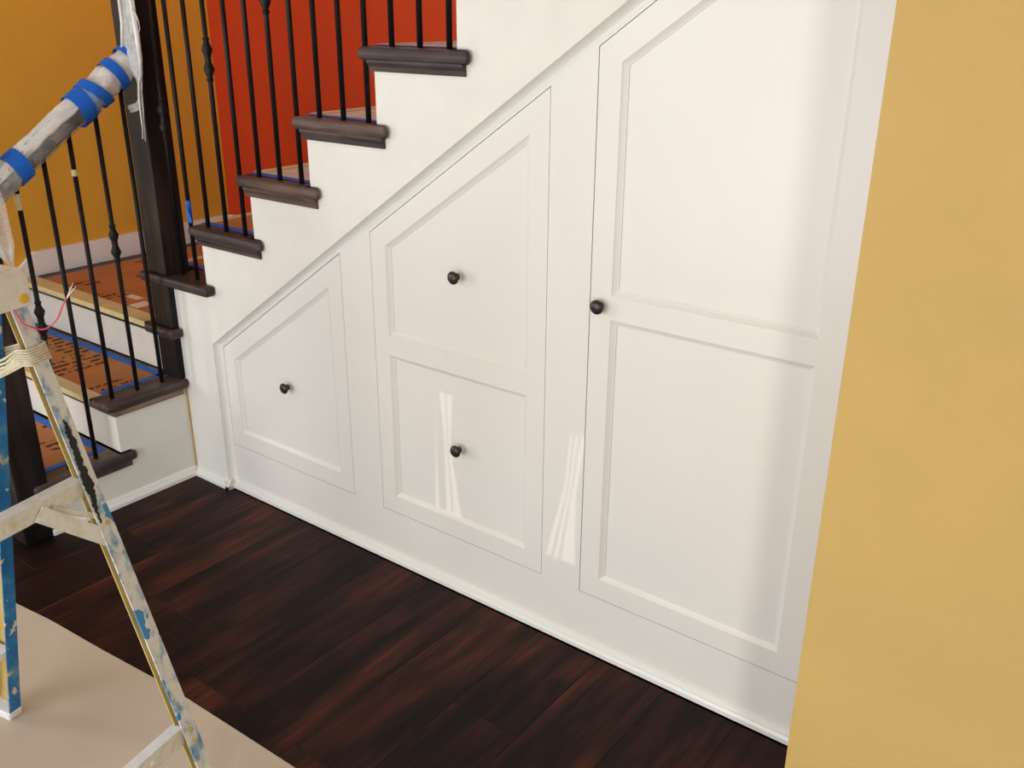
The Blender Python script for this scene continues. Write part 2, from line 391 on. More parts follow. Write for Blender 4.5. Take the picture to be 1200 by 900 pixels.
# plain strip left of the recess, full height, then sloping board under each tread
cols = [XR]
k = 4
bounds = []
xs = [xr(k) for k in range(4, KMAX+2)]
for i, k in enumerate(range(4, KMAX+1)):
    a, b = xs[i], xs[i+1]
    pts = sorted({a, b} | ({XJ} if a < XJ < b else set()))
    for p, q in zip(pts[:-1], pts[1:]):
        if q <= XJ+1e-6: mb.prism_y([(p, 0), (q, 0), (q, step_top(k)), (p, step_top(k))], 0, .10)
        else: mb.prism_y([(p, zdiag(p)), (q, zdiag(q)), (q, step_top(k)), (p, step_top(k))], 0, .10)
structure(mb, 'wall_stair', STRW, 'white stepped stair side wall under the dark treads', 'wall')
# lower flight side wall
mb = MB()
mb.prism_x([(-.552, 0), (-.277, 0), (-.277, R-.04), (-.552, R-.04)], -.1, 0)
mb.prism_x([(-.277, 0), (0, 0), (0, 2*R-.04), (-.277, 2*R-.04)], -.1, 0)
structure(mb, 'wall_stair_side', STRW, 'white side wall of the two bottom steps', 'wall')
structure(MB().box((-.001, -.006, .03), (.006, .001, 2*R-.04)), 'trim_3', CAULK, 'thin brown unpainted joint in the white corner below the newel post', 'trim')
# cabinet face frame, recessed
D = [(.2115, .8205, .172, .532), (.9497, 1.550, .171, 1.033), (1.677, 2.280, .169, 1.5365)]   # x0,x1,zbottom,ztop at x0
def dtop(d, x): return d[3] + SLOPE*(x-d[0])
GAP = .0015
mb = MB(); xa = XJ
for d in D:
    a, b = d[0]-GAP*(1.7 if d is D[2] else 1), d[1]+GAP
    ov = .03
    mb.prism_y([(xa, 0), (a, 0), (a, zdiag(a)+ov), (xa, zdiag(xa)+ov)], REC, REC+.02)
    mb.prism_y([(a, 0), (b, 0), (b, d[2]-GAP), (a, d[2]-GAP)], REC, REC+.02)
    mb.prism_y([(a, dtop(d, a)+GAP*1.6), (b, dtop(d, b)+GAP*1.6), (b, zdiag(b)+ov), (a, zdiag(a)+ov)], REC, REC+.02)
    xa = b
mb.prism_y([(xa, 0), (2.6, 0), (2.6, zdiag(2.6)), (xa, zdiag(xa)+.03)], REC, REC+.02)
structure(mb, 'wall_cabinet_face', WHITE, 'white painted face frame around the under-stair cabinet doors', 'wall')
# shallow moulding in the recess edge
prof = [(.0185*(1-math.cos(math.radians(9*q))), (REC-.0006)*math.sin(math.radians(9*q))) for q in range(11)] + [(.0185, REC+.001), (0, REC+.001)]
mb = MB()
n_ = Vector((SLOPE, 0, -1)).normalized()
p0 = Vector((XJ, 0, zdiag(XJ))); p1 = Vector((2.5, 0, zdiag(2.5)))
mb.sweep([(a, b) for a, b in prof], p0, p1, n_, (0, 1, 0))
mb.sweep([(a, b) for a, b in prof], (XJ, 0, 0.03), (XJ, 0, zdiag(XJ)), (1, 0, 0), (0, 1, 0))
structure(mb, 'trim_1', TRIM, 'white moulding running along the slope above the cabinet doors', 'trim')
# base shoe
sp = [(0, 0), (-.0185, 0), (-.0185, .012), (-.015, .019), (-.011, .021), (-.009, .028), (-.004, .033), (0, .034)]
mb = MB()
mb.loops([[(a_, yv, z) for yv, z in sp2] for a_, sp2 in ((0.0185, [(p, z) for p, z in sp]), (XJ+.0185, sp))])
mb.build('baseboard_stair', TRIM); b0 = bpy.data.objects['baseboard_stair']
tag(b0, 'short white base shoe on the stair wall by the corner', 'baseboard', kind='structure')
mb = MB(); mb.loops([[(XJ, REC+p, z) for p, z in sp], [(2.6, REC+p, z) for p, z in sp]])
mb.loops([[(XJ-p, -.0185, z) for p, z in sp], [(XJ-p, REC, z) for p, z in sp]])
structure(mb, 'baseboard_cabinet', TRIM, 'long white base shoe below the cabinet doors', 'baseboard')
mb = MB(); mb.loops([[(-p, -.0, z) for p, z in sp], [(-p, -.56, z) for p, z in sp]])
structure(mb, 'baseboard_side', TRIM, 'white base shoe along the side of the bottom steps', 'baseboard')

# ------------------------------------------------------------------ cabinet doors
def inset(poly, dist):
    n = len(poly); out = []
    for i in range(n):
        p0, p1, p2 = Vector(poly[i-1]), Vector(poly[i]), Vector(poly[(i+1) % n])
        d1, d2 = (p1-p0).normalized(), (p2-p1).normalized()
        n1, n2 = Vector((-d1.y, d1.x)), Vector((-d2.y, d2.x))
        b = (n1+n2); b = b/(b.dot(n1)) if b.length > 1e-6 else n1
        out.append(tuple(p1 + b*dist))
    return out
def knob(x, z, parent):
    y = REC
    k = MB().lathe_axis((x, y, z), (0, -1, 0), [(0, .0095), (.003, .0095), (.005, .0072), (.009, .0068), (.011, .010), (.013, .0150), (.0155, .0175), (.019, .0175), (.0225, .0145), (.025, .0085), (.026, .001)], 24)
    return k.build('knob', KNOB, parent, smooth=True)
def cabinet_door(d, label, rails, knobs, st=.0565, rz=None):
    x0, x1, zb, zt = d
    root = empty('cabinet_door', ((x0+x1)/2, REC, zb)); tag(root, label, 'door', 'under-stair cabinet doors')
    outer = [(x0, zb), (x1, zb), (x1, dtop(d, x1)), (x0, zt)]
    inn = inset(outer, st)
    # openings, split by the middle rail
    if rails:
        za, zb2 = rails      # top and bottom of rail
        lo = [inn[0], inn[1], (inn[1][0], zb2), (inn[0][0], zb2)]
        hi = [(inn[0][0], za), (inn[1][0], za), inn[2], inn[3]]
        opens = [lo, hi]
    else: opens = [inn]
    y0, y1, yp = REC, REC+.02, REC+.0105
    def member(poly, name):
        MB().prism_y(poly, y0, y1).build(name, WHITE, root)
    member([outer[0], outer[1], inn[1], inn[0]], 'bottom_rail')
    member([outer[1], outer[2], inn[2], inn[1]], 'stile')
    member([outer[2], outer[3], inn[3], inn[2]], 'top_rail')
    member([outer[3], outer[0], inn[0], inn[3]], 'stile')
    if rails: member([(inn[0][0], rails[1]), (inn[1][0], rails[1]), (inn[1][0], rails[0]), (inn[0][0], rails[0])], 'middle_rail')
    for op in opens:
        i1, i2, i3 = inset(op, .0035), inset(op, .0095), inset(op, .013)
        pan = MB().prism_y(i2, yp, y1).build('panel', WHITE, root)
        mo = MB()
        mo.loops([[(x, y0+.0008, z) for x, z in op], [(x, y0+.0035, z) for x, z in i1], [(x, yp-.003, z) for x, z in i2], [(x, yp-.0018, z) for x, z in i3], [(x, yp+.001, z) for x, z in i3], [(x, yp+.001, z) for x, z in op]], cap=False)
        mo.build('bead_moulding', WHITE, pan)
    for kx, kz in knobs: 
        kn = knob(kx, kz, root)
        if len(knobs) == 1 and kx > 1.5: kn.location.y -= 0
    return root
cabinet_door(D[0], 'small white slant-topped cabinet door with one knob, lowest by the corner', None, [(.536, .468)])
cabinet_door(D[1], 'middle white slant-topped cabinet door with two dark knobs', (.743, .685), [(1.265, .961), (1.262, .462)])
cabinet_door(D[2], 'tallest white cabinet door beside the yellow wall, knob on its left edge', (.995, .937), [(1.705, .967)])
# backing sheet with the shade of the door gaps in its colour
structure(MB().prism_y([(XJ, 0), (2.6, 0), (2.6, zdiag(2.6)-.02), (XJ, zdiag(XJ)-.02)], REC+.022, REC+.03), 'wall_gap_backing', GAPM, 'flat backing sheet coloured as the shade in the cabinet door gaps', 'wall')

# ------------------------------------------------------------------ staircase
stair = empty('staircase', (0, 0, 0)); tag(stair, 'white stairs with dark-stained treads turning right at a landing', 'staircase')
SO, FO = .022, .043          # side and front overhang
def upper_tread(k):
    a, b = xr(k)-FO, xr(k+1)
    z1, z0 = k*R, k*R-.034
    mb = MB()
    y0 = -SO
    if k == 4:
        mb.prism_z([(a, .10), (b-.001, .10), (b-.001, 1.0), (a, 1.0)], z0, z1)
        tr = None
        t_ = MB().prism_z([(-.122, -.048), (b+.047, -.048 if False else -.040), (b+.047, -.001), (b-.001, -.001), (b-.001, .10), (.006, .10), (.006, -.024), (-.122, -.024)], z0, z1)
        tr = t_.build('tread', ESP_X, stair, bevel=.010, seg=3)
        mb.build('tread', ESP_X, tr)
    else:
        mb.prism_z([(a, y0), (b+.047, y0), (b+.047, -.001), (b-.001, -.001), (b-.001, 1.0), (a, 1.0)], z0, z1)
        tr = mb.build('tread', ESP_X, stair, bevel=.0135, seg=3)
    # cove under the end
    c = MB()
    s = .5 if k > 4 else 1
    if k > 4:
        c.loops([[(xr(k)-.012, yy, zz_) for yy, zz_ in ((0, z0-.026), (-.006, z0-.026), (-.008, z0-.014), (-.016, z0-.004), (-.016, z0+.002), (0, z0+.002))],
                 [(b+.028, yy, zz_) for yy, zz_ in ((0, z0-.026), (-.006, z0-.026), (-.008, z0-.014), (-.016, z0-.004), (-.016, z0+.002), (0, z0+.002))]])
        c.box((xr(k)-.014, 0, z0-.022), (xr(k), .99, z0+.002))
        c.build('cove_moulding', ESP_X, tr)
    # riser board
    MB().box((xr(k), .10, (k-1)*R), (xr(k)+.015, 1.0, z0)).build('riser', TRIM, stair)
for k in range(4, KMAX+1): upper_tread(k)
# lower flight, treads run along x
def lower_tread(j, yr, yb):
    z1, z0 = j*R, j*R-.034
    if j == 3: y1 = 1.0
    m = MB()
    if j < 3:
        ye = min(yb+.045, -.0005)
        m.prism_z([(XL+.02, yr-FO), (SO+.004, yr-FO), (SO+.004, ye), (.001, ye), (.001, yb-.001), (XL+.02, yb-.001)], z0, z1)
        tr = m.build('tread', ESP_Y, stair, bevel=.0135, seg=3)
        c = MB().box((.0, yr-.01, z0-.02), (.013, ye-.02, z0+.002)).box((XL+.02, yr-.012, z0-.02), (.0, yr, z0+.002))
        c.build('cove_moulding', ESP_Y, tr)
    MB().box((XL+.02, yr-.003, (j-1)*R), (-.0005, yr+.012, z0)).build('riser', STRW, stair)
lower_tread(1, -.552, -.277); lower_tread(2, -.277, 0)
MB().box((XL+.02, 0, 2*R), (-.104, .015, 3*R-.034)).build('riser', STRW, stair)
MB().box((XL+.018, -FO, 3*R-.034), (-.108, .97, 3*R)).build('landing', ESP_X, stair, bevel=.012, seg=3)
# landing nosing block wrapping the newel
mb = MB().prism_z([(-.135, -.052), (.030, -.052), (.030, -.0005), (.006, -.0005), (.006, -.024), (-.106, -.024), (-.106, 0), (-.135, 0)], 3*R-.034, 3*R)
mb.build('landing_nosing', ESP_X, stair, bevel=.011, seg=3)
# skirt boards along the far walls
mb = MB().prism_x([(.035, 3*R+.001), (.99, 3*R+.001), (.99, 3*R+.10), (.035, 3*R+.10)], XL, XL+.018)
mb.prism_x([(.035, 3*R-.25), (.035, 3*R+.10), (-.62, 3*R+.10-.655*.80), (-.62, 0), (-.3, 0)], XL, XL+.018)
structure(mb, 'baseboard_left', TRIM, 'white skirting on the ochre wall round the landing', 'baseboard')
mb = MB().box((XL+.018, YB-.018, 3*R+.001), (XR, YB, 3*R+.10))
mb.prism_y([(XR, 3*R-.2), (XR, 3*R+.10), (XR+.1, 3*R+.22), (2.4, 3*R+.22+2.22*SLOPE), (2.4, 3*R-.2+2.3*SLOPE)], YB-.009, YB)
structure(mb, 'baseboard_back', TRIM, 'white skirting on the red wall behind the stairs', 'baseboard')

# ------------------------------------------------------------------ paper and tape on treads
def sheet(mb, x0, x1, y0, y1, z, th=.0012): return mb.box((x0, y0, z), (x1, y1, z+th))
def stickers(e):
    for x0, x1, y0, y1 in ((-.475, -.395, .090, .120), (-.360, -.298, .030, .100)):
        sheet(MB(), x0, x1, y0, y1, 3*R+.0016, .0005).build('paper_label', FRAY, e)
def cover(label, zt, paper, blue, cream, pm_, bm_=BLUE, fade=None):
    x0, x1, y0, y1 = paper
    e = empty('protective_paper', ((x0+x1)/2, (y0+y1)/2, zt)); tag(e, label, 'paper', 'paper covers on the stairs')
    sheet(MB(), *paper, zt+.0002).build('paper', pm_, e)
    for b in blue: sheet(MB(), *b, zt+.0014, .0006).build('blue_tape', bm_, e)
    for b in (fade or []): sheet(MB(), *b, zt+.0014, .0006).build('faded_tape', BLUED, e)
    for c in cream:
        cx0, cx1, cy0, cy1, ax, th = c
        m = sheet(MB(), cx0, cx1, cy0, cy1, zt+.0021, .0009)
        if ax == 'y': m.box((cx0, cy0-.0012, zt-.017), (cx1, cy0+.0, zt+.003))
        else: m.box((cx0-.0012, cy0, zt-.017), (cx0, cy1, zt+.003))
        m.build('masking_tape', CTAPE, e)
    return e
cover('printed brown paper with blue tape on the bottom step', R, (XL+.03, -.07, -.59, -.30), [(XL+.03, -.06, -.327, -.300), (-.085, -.058, -.57, -.327)], [], PRINT)
cover('printed brown paper with blue tape on the second step', 2*R, (XL+.03, -.07, -.30, -.025), [(XL+.03, -.075, -.055, -.026), (-.100, -.072, -.29, -.026)], [(XL+.03, -.075, -.3215, -.275, 'y', 0)], PRINT)
lc = cover('printed brown paper on the landing edged with wide cream tape', 3*R, (XL+.045, -.112, -.03, .95), [(-.14, -.112, .05, .9)], [(XL+.035, -.137, -.0445, .02, 'y', 0)], PRINT2, fade=[(XL+.040, XL+.075, .02, .95)])
stickers(lc)
ordn = {4: 'first dark tread above the landing', 5: 'second dark tread above the landing', 6: 'third dark tread above the landing', 7: 'fourth dark tread above the landing', 8: 'fifth dark tread above the landing, highest in view'}
for k in range(4, 9):
    a, b = xr(k), xr(k+1)
    cover('beige paper and blue tape on the ' + ordn[k], k*R, (a-.02, b-.004, .042 if k > 4 else .11, .98), [(a-.03, b-.004, .025 if k > 4 else .100, .056 if k > 4 else .125)],
          [(a-FO-.0002, a-.004, .057 if k > 4 else .13, .97, 'x', 0)], BEIGEP if k > 5 else PRINT2)

# ------------------------------------------------------------------ railings
def knuckle(p, z, par):
    m = MB()
    prof = [(-.062, .0072), (-.060, .0105), (-.055, .0105), (-.053, .008), (-.045, .0095), (-.028, .0165), (-.012, .011), (-.004, .009), (0, .0105), (.004, .009), (.012, .011), (.028, .0165), (.045, .0095), (.053, .008), (.055, .0105), (.060, .0105), (.062, .0072)]
    m.lathe_axis((p[0], p[1], z), (0, 0, 1), prof, 14)
    return m.build('knuckle', IRON, par, smooth=True)
def baluster(x, y, z0, z1, kn, par):
    o = MB().tube([(x, y, z0), (x, y, z1)], .0074, 10).build('baluster', IRON, par, smooth=True)
    if kn: knuckle((x, y), z0+.513, o)
    return o
XH = -.026
def zrail(y): return 1.447 + .69*(y+.036)
low = empty('stair_railing', (XH, -.3, 0)); tag(low, 'lower dark railing with wrapped handrail beside the bottom steps', 'railing', 'stair railings')
for y, j, kn in ((-.452, 1, True), (-.357, 1, False), (-.267, 2, False), (-.172, 2, True), (-.076, 2, False)):
    baluster(XH, y, j*R, zrail(y)-.022, kn, low)
nw = MB().box((-.102, -.022, 2*R), (.004, .070, 1.95)).build('newel_post', ESP_Z, low, bevel=.003, seg=2)
MB().box((-.116, -.036, 1.951), (.018, .084, 1.985)).build('cap', ESP_Z, nw, bevel=.008, seg=2)
nw2 = MB().box((-.104, -.648, 0), (.012, -.545, 1.2)).build('newel_post', ESP_Z, low, bevel=.003, seg=2)
MB().box((-.118, -.662, 1.201), (.026, -.531, 1.235)).build('cap', ESP_Z, nw2, bevel=.008, seg=2)
hp = [(-.030, .0), (-.027, .022), (-.012, .032), (.012, .032), (.027, .022), (.030, 0), (.022, -.02), (.018, -.03), (-.018, -.03), (-.022, -.02)]
nrm = Vector((0, -.69, 1)).normalized()
MB().sweep(hp, (XH, -.023, zrail(-.023)), (XH, -.544, zrail(-.544)), (1, 0, 0), nrm).build('handrail', ESP_Y, low)
upr = empty('stair_railing', (.8, .01, 4*R)); tag(upr, 'upper dark iron railing climbing the stairs against the red wall', 'railing', 'stair railings')
def ztop_upper(x): return 4*R + 1.02 + SLOPE*(x-.0)
for n in range(0, 20):
    x = .037 + .0945*n
    k = 4 + int((x - XR)//T)
    if x > xr(4)+T*6.6: break
    baluster(x, .012 if n else .022, k*R, ztop_upper(x)-.02, n % 3 == 0, upr)
xe = .037+.0945*19
MB().sweep(hp, (.005, .012, ztop_upper(.005)), (xe, .012, ztop_upper(xe)), (0, 1, 0), Vector((-SLOPE, 0, 1)).normalized()).build('handrail', ESP_X, upr)

# ------------------------------------------------------------------ plastic wrap and tape on the handrail
ax = Vector((0, -1, -.69)).normalized(); ux = Vector((1, 0, 0)); un = nrm
def rail_pt(y): return Vector((XH, y, zrail(y)))
def wrapmesh(y0, y1, rad, ny, nphi, amp, seed, closed=True, off=0):
    ls = []
    for i in range(ny+1):
        y = y0 + (y1-y0)*i/ny; c = rail_pt(y); l = []
        for j in range(nphi):
            a = 2*PI*j/nphi
            n = mnoise.noise(Vector((math.cos(a)*2.2+seed, math.sin(a)*2.2, y*32)))+.5*mnoise.noise(Vector((math.cos(a)*5+seed, math.sin(a)*5, y*80)))
            rr = rad + amp*n
            l.append(c + ux*math.cos(a)*rr + un*math.sin(a)*rr*1.08)
        ls.append(l)
    return MB().loops(ls, cap=False)
wrap = empty('plastic_wrap', (XH, -.25, 1.1)); tag(wrap, 'crinkled clear plastic taped in blue around the lower handrail', 'plastic wrap')
WW = plastic('wrap_white', .9); WC = plastic('wrap_clear', .3, (.6, .6, .6))
def half(y0, y1, rad, ny, amp, seed, a0, a1, m):
    ls = []
    for i in range(ny+1):
        y = y0+(y1-y0)*i/ny; c = rail_pt(y); l = []; o_ = []
        for j in range(19):
            wob = .18*mnoise.noise(Vector((seed, 0, y*22)))
            a = a0+wob+(a1-a0)*j/18
            n = mnoise.noise(Vector((math.cos(a)*3+seed, math.sin(a)*3, y*9)))+.4*mnoise.noise(Vector((math.cos(a)*7+seed, math.sin(a)*7, y*40)))
            rr = rad+amp*n
            l.append(c+ux*math.cos(a)*rr+un*math.sin(a)*rr*1.08); o_.append(c+ux*math.cos(a)*(rr-.0006)+un*math.sin(a)*(rr-.0006)*1.08)
        ls.append(l+o_[::-1])
    MB().loops(ls).build('plastic_film', m, wrap, smooth=True)
wrapmesh(-.028, -.235, .041, 30, 22, .008, 1).build('plastic_film', WW, wrap, smooth=True)
half(-.225, -.430, .040, 24, .005, 5, .30, PI+.2, WW)
wrapmesh(-.228, -.428, .0385, 20, 22, .003, 5).build('plastic_film', WC, wrap, smooth=True)
half(-.42, -.53, .041, 14, .007, 9, .3, PI, WW)
wrapmesh(-.42, -.53, .041, 18, 26, .006, 9).build('plastic_film', plastic('wrap_grey', .45, (.6, .6, .6)), wrap, smooth=True)
def band(y0, y1, rad, tilt, m=BLUE):
    ls = []
    for i in range(4):
        l = []
        for j in range(22):
            a = 2*PI*j/22
            y = y0+(y1-y0)*i/3 + tilt*math.sin(a) ; c = rail_pt(y)
            rr = rad + .002*mnoise.noise(Vector((math.cos(a)*3, math.sin(a)*3, y*40)))
            l.append(c + ux*math.cos(a)*rr + un*math.sin(a)*rr*1.05)
        ls.append(l)
    MB().loops(ls, cap=False).build('blue_tape', m, wrap, smooth=True)
band(-.030, -.046, .049, .004); band(-.078, -.106, .049, .002); band(-.150, -.178, .051, -.012); band(-.196, -.238, .049, .006); band(-.418, -.458, .046, .004)
band(-.180, -.196, .048, .008, mat('pale_taped_plastic', (.22, .34, .58), .4, .4, mottled((.22, .34, .58), .2, 40, .2)))

def strip(rows, name, label, m, cat='plastic'):
    """hanging film; rows of (left point, right point) from the top, folded in depth"""
    mb = MB(); n = 9; ls = []
    for i, (a, b) in enumerate(rows):
        a, b = Vector(a), Vector(b); l = []
        for j in range(n):
            t = j/(n-1); p = a.lerp(b, t)
            p += Vector((.35, -1, 0)).normalized()*((.5+.5*math.cos(t*PI*4+i*.4))*min(.012, (b-a).length*.25) + .002*mnoise.noise(Vector((i*.9, j*.7, 3))))
            l.append(p)
        ls.append(l)
    base = ls
    off = Vector((-.0004, .0006, 0))
    full = [l + [p+off for p in reversed(l)] for l in ls]
    mb.loops(full)
    return tag(mb.build(name, m, smooth=True), label, cat, 'torn plastic film')
Y0 = -.036
strip([((-.018, Y0, 1.70), (.060, Y0, 1.70)), ((-.012, Y0, 1.625), (.066, Y0, 1.63)), ((-.008, Y0-.006, 1.55), (.066, Y0, 1.54)), ((-.022, Y0-.02, 1.47), (.062, Y0, 1.46)), ((.002, Y0-.02, 1.43), (.056, Y0, 1.42)), ((.020, Y0-.01, 1.40), (.044, Y0, 1.395)), ((.020, Y0, 1.36), (.032, Y0, 1.36)), ((.014, Y0, 1.32), (.028, Y0, 1.315)), ((.014, Y0, 1.27), (.019, Y0, 1.27)), ((.010, Y0, 1.235), (.018, Y0, 1.232)), ((.010, Y0, 1.205), (.013, Y0, 1.205))],
      'plastic_film', 'torn clear plastic hanging down the corner newel post', PLASTF)
nf = bpy.data.objects['plastic_film'] if False else [o for o in COL.objects if o.get('label') == 'torn clear plastic hanging down the corner newel post'][0]
FOLD = plastic('bunched_plastic', .8)
for pth, rad in (([(-.012, Y0-.012, 1.70), (-.008, Y0-.012, 1.62), (-.006, Y0-.014, 1.56), (-.014, Y0-.022, 1.48)], [.004, .005, .005, .004]), ([(.046, Y0-.010, 1.70), (.052, Y0-.010, 1.62), (.060, Y0-.010, 1.54), (.060, Y0-.010, 1.46), (.050, Y0-.010, 1.41), (.034, Y0-.010, 1.385), (.026, Y0-.010, 1.35), (.022, Y0-.010, 1.31), (.018, Y0-.008, 1.25), (.012, Y0-.008, 1.215)], [.005, .007, .008, .007, .005, .004, .004, .003, .002, .0025]), ([(.055, Y0-.012, 1.60), (.075, Y0-.014, 1.585), (.088, Y0-.016, 1.565), (.090, Y0-.016, 1.545), (.080, Y0-.014, 1.535)], [.004, .002, .0012, .001, .0006])):
    MB().tube(pth, rad, 8).build('fold', FOLD, nf, smooth=True)
strip([((.020, Y0-.002, 1.345), (.026, Y0-.002, 1.34)), ((.000, Y0-.004, 1.325), (.022, Y0-.002, 1.31)), ((-.030, Y0-.006, 1.318), (-.006, Y0-.002, 1.298)), ((-.052, Y0-.006, 1.312), (-.045, Y0-.002, 1.290))],
      'plastic_film', 'small torn plastic shred on the newel post below the handrail', PLASTF)
YL = lambda y, z: (XH+.045, y-.040-.25*max(0, 1.0-abs(y+.5)*12)*0, z)
strip([(YL(-.55, 1.11), YL(-.47, 1.13)), (YL(-.545, 1.06), YL(-.462, 1.07)), (YL(-.54, 1.01), YL(-.462, 1.01)), (YL(-.53, .965), YL(-.462, .96)), (YL(-.51, .93), YL(-.472, .93)), (YL(-.495, .90), YL(-.478, .895))],
      'plastic_film', 'clear plastic tail hanging from the handrail at the left edge', PLASTF)
# tape bits on balusters
def bit(name, x, y, z0, z1, m, label, r_=.0086, flap=None):
    mb = MB().tube([(x, y, z0), (x, y, (z0+z1)/2), (x, y, z1)], r_, 10)
    if flap: mb.loops([[Vector(p)+Vector((0, q, 0)) for p in flap] for q in (0, .001)])
    tag(mb.build(name, m), label, 'tape', 'tape scraps on balusters')
bit('tape_scrap', XH, -.2675, 1.122, 1.142, CTAPE, 'small cream tape scrap on a baluster below the wrapped handrail')
bit('tape_scrap', XH, -.4525, 1.046, 1.094, CTAPE, 'longer cream tape scrap on the leftmost baluster')
bit('tape_scrap', .1315, .012, .955, 1.025, BLUE, 'blue tape flag on the baluster right of the newel post', flap=[(.131, .004, 1.02), (.140, .002, 1.0), (.160, -.002, .965), (.150, .002, .953), (.131, .004, .956)])

# ------------------------------------------------------------------ floor paper
edge = [(-1.2, -.905), (.0, -.845), (.295, -.822), (.448, -.803), (.684, -.786), (.926, -.764), (1.18, -.756), (1.42, -.749), (2.2, -.745)]
nx, pts = len(edge), []
mb = MB()
mb.prism_z(edge + [(2.2, -3.1), (-1.2, -3.1)], .0004, .0016)
tag(mb.build('floor_paper', KRAFT), 'tan protective paper spread on the floor under the stepladder', 'paper')

# ------------------------------------------------------------------ stepladder
A = math.radians(-12)
dv = Vector((math.sin(A), math.cos(A), 0)); ev = Vector((math.cos(A), -math.sin(A), 0)); P0 = Vector((.752, -1.04, .0016))
def LP(s, w_, z): return P0 + ev*s - dv*w_ + Vector((0, 0, z))
WID = .43
lad = empty('stepladder', P0 + ev*.3 - dv*.2); tag(lad, 'paint-splattered blue stepladder standing on floor paper at the left', 'ladder')
def channel(s0, z0, s1, z1, wfar, depth, flange, th, m_out, m_in, outward, flip=False):
    a, b = LP(s0, 0, z0), LP(s1, 0, z1)
    t = (b-a).normalized(); u = (ev - t*ev.dot(t)).normalized(); v = dv
    off = -v*wfar
    sg = -1 if not flip else 1
    # web on the outer side, flanges at both ends of depth
    fr = MB()
    fr.sweep([(0, 0), (0, -flange*outward), (-th, -flange*outward), (-th, 0)], a+off, b+off, u, v)
    o = fr.build('rail', m_out, lad)
    MB().sweep([(-depth+th, 0), (-depth+th, -flange*outward), (-depth, -flange*outward), (-depth, 0)], a+off, b+off, u, v).build('rear_flange', m_in, o)
    MB().sweep([(-.001, .0), (-.001, -th*outward), (-depth+.001, -th*outward), (-depth+.001, 0)], a+off, b+off, u, v).build('web', m_in, o)
    return o
# rear section (nearer the cabinets): slimmer rails
SR = lambda z: .3085 + (.645-.3085)*(1.09-z)/1.09
SL = lambda z: .2205*z
channel(SR(0), .0, SR(1.10), 1.10, 0, .020, .034, .003, RAILW, TANF, 1)
channel(SR(0), .0, SR(1.10), 1.10, WID, .020, .034, .003, RAILW, TANF, -1)
channel(SL(.02), .02, SL(1.10), 1.10, 0, .070, .030, .003, RAILB, TANF, 1)
channel(SL(.02), .02, SL(1.10), 1.10, WID, .070, .030, .003, RAILB, TANF, -1)
# cross bars of the rear section
def bar(z, h, name, top=True):
    s = SR(z)-.004
    p = [(-.022, 0), (-.022, -h), (-.019, -h), (-.019, -.003), (0, -.003), (0, 0)]
    m = MB()
    a, b = LP(s, .030, z), LP(s, WID-.030, z)
    m.sweep([(0, -.004), (0, -h), (-.003, -h), (-.003, -.004)], a, b, ev, Vector((0, 0, 1)))
    o = m.build(name, CREAMP, lad)
    MB().sweep([(0.001, 0), (.001, -.004), (-.024, -.004), (-.024, 0)], a, b, ev, Vector((0, 0, 1))).build('top_flange', ALU, o)
    for wv in (.115, .30):
        MB().lathe_axis(LP(s, wv, z-h*.55), ev, [(0, .007), (.002, .006), (.003, .002)], 10).build('rivet', ALU, o)
    return o
bar(.752, .040, 'cross_bar'); bar(.205, .044, 'cross_bar')
# gusset braces below the upper bar
s = SR(.70)
g = MB()
def gus(w0, z0, w1, z1, wd, so_, mname='brace'):
    a, b = LP(SR(z0)-.006+so_, w0, z0), LP(SR(z1)-.006+so_, w1, z1)
    t = (b-a).normalized(); n = t.cross(ev).normalized()
    MB().sweep([(-.002, -wd/2), (.002, -wd/2), (.002, wd/2), (-.002, wd/2)], a, b, ev, n).build(mname, CREAMP, lad)
gus(.135, .728, .020, .622, .032, 0); gus(.105, .722, .020, .668, .012, -.006)
gus(WID-.135, .728, WID-.020, .622, .032, 0)
# treads of the front section
for z in (.215, .50, .785):
    a, b = LP(SL(z)-.035, .012, z), LP(SL(z)-.035, WID-.012, z)
    o = MB().sweep([(-.0305, 0), (.0305, 0), (.0305, -.012), (.0275, -.012), (.0275, -.003), (-.0275, -.003), (-.0275, -.03), (-.0305, -.03)], a, b, ev, Vector((0, 0, 1))).build('step', ALU, lad)
# feet
for s_, w_, m in ((0, .0, ALU), (0, WID-.034, ALU)):
    MB().sweep([(-.074, .002), (.003, .002), (.003, -.034), (-.074, -.034)], LP(s_, w_, 0), LP(s_+.004, w_, .022), ev, dv).build('foot', m, lad, bevel=.003, seg=1)
# top cap
cp = []
c0, c1_, wa, wb, rr = .135, .333, -.006, WID+.006, .022
for cx_, cw_, a0 in ((c1_-rr, wa+rr, -90), (c1_-rr, wb-rr, 0), (c0+rr, wb-rr, 90), (c0+rr, wa+rr, 180)):
    for i in range(5):
        a = math.radians(a0+90*i/4); cp.append((cx_+rr*math.cos(a), cw_+rr*math.sin(a)))
m = MB(); m.loops([[LP(s_, w_, 1.090) for s_, w_ in cp], [LP(s_, w_, 1.148) for s_, w_ in cp], [LP((s_-.234)*.96+.234, (w_-.215)*.98+.215, 1.156) for s_, w_ in cp]])
m.build('top_cap', CAPM, lad)
MB().lathe_axis(LP(.3345, .02, 1.105), ev, [(-.004, .010), (.001, .0095), (.0025, .006), (.003, .002)], 7).build('paint_blob', mat('yellow_paint', (.75, .42, .03), .5, .3, mottled((.75, .42, .03), .1, 40, .1)), lad)
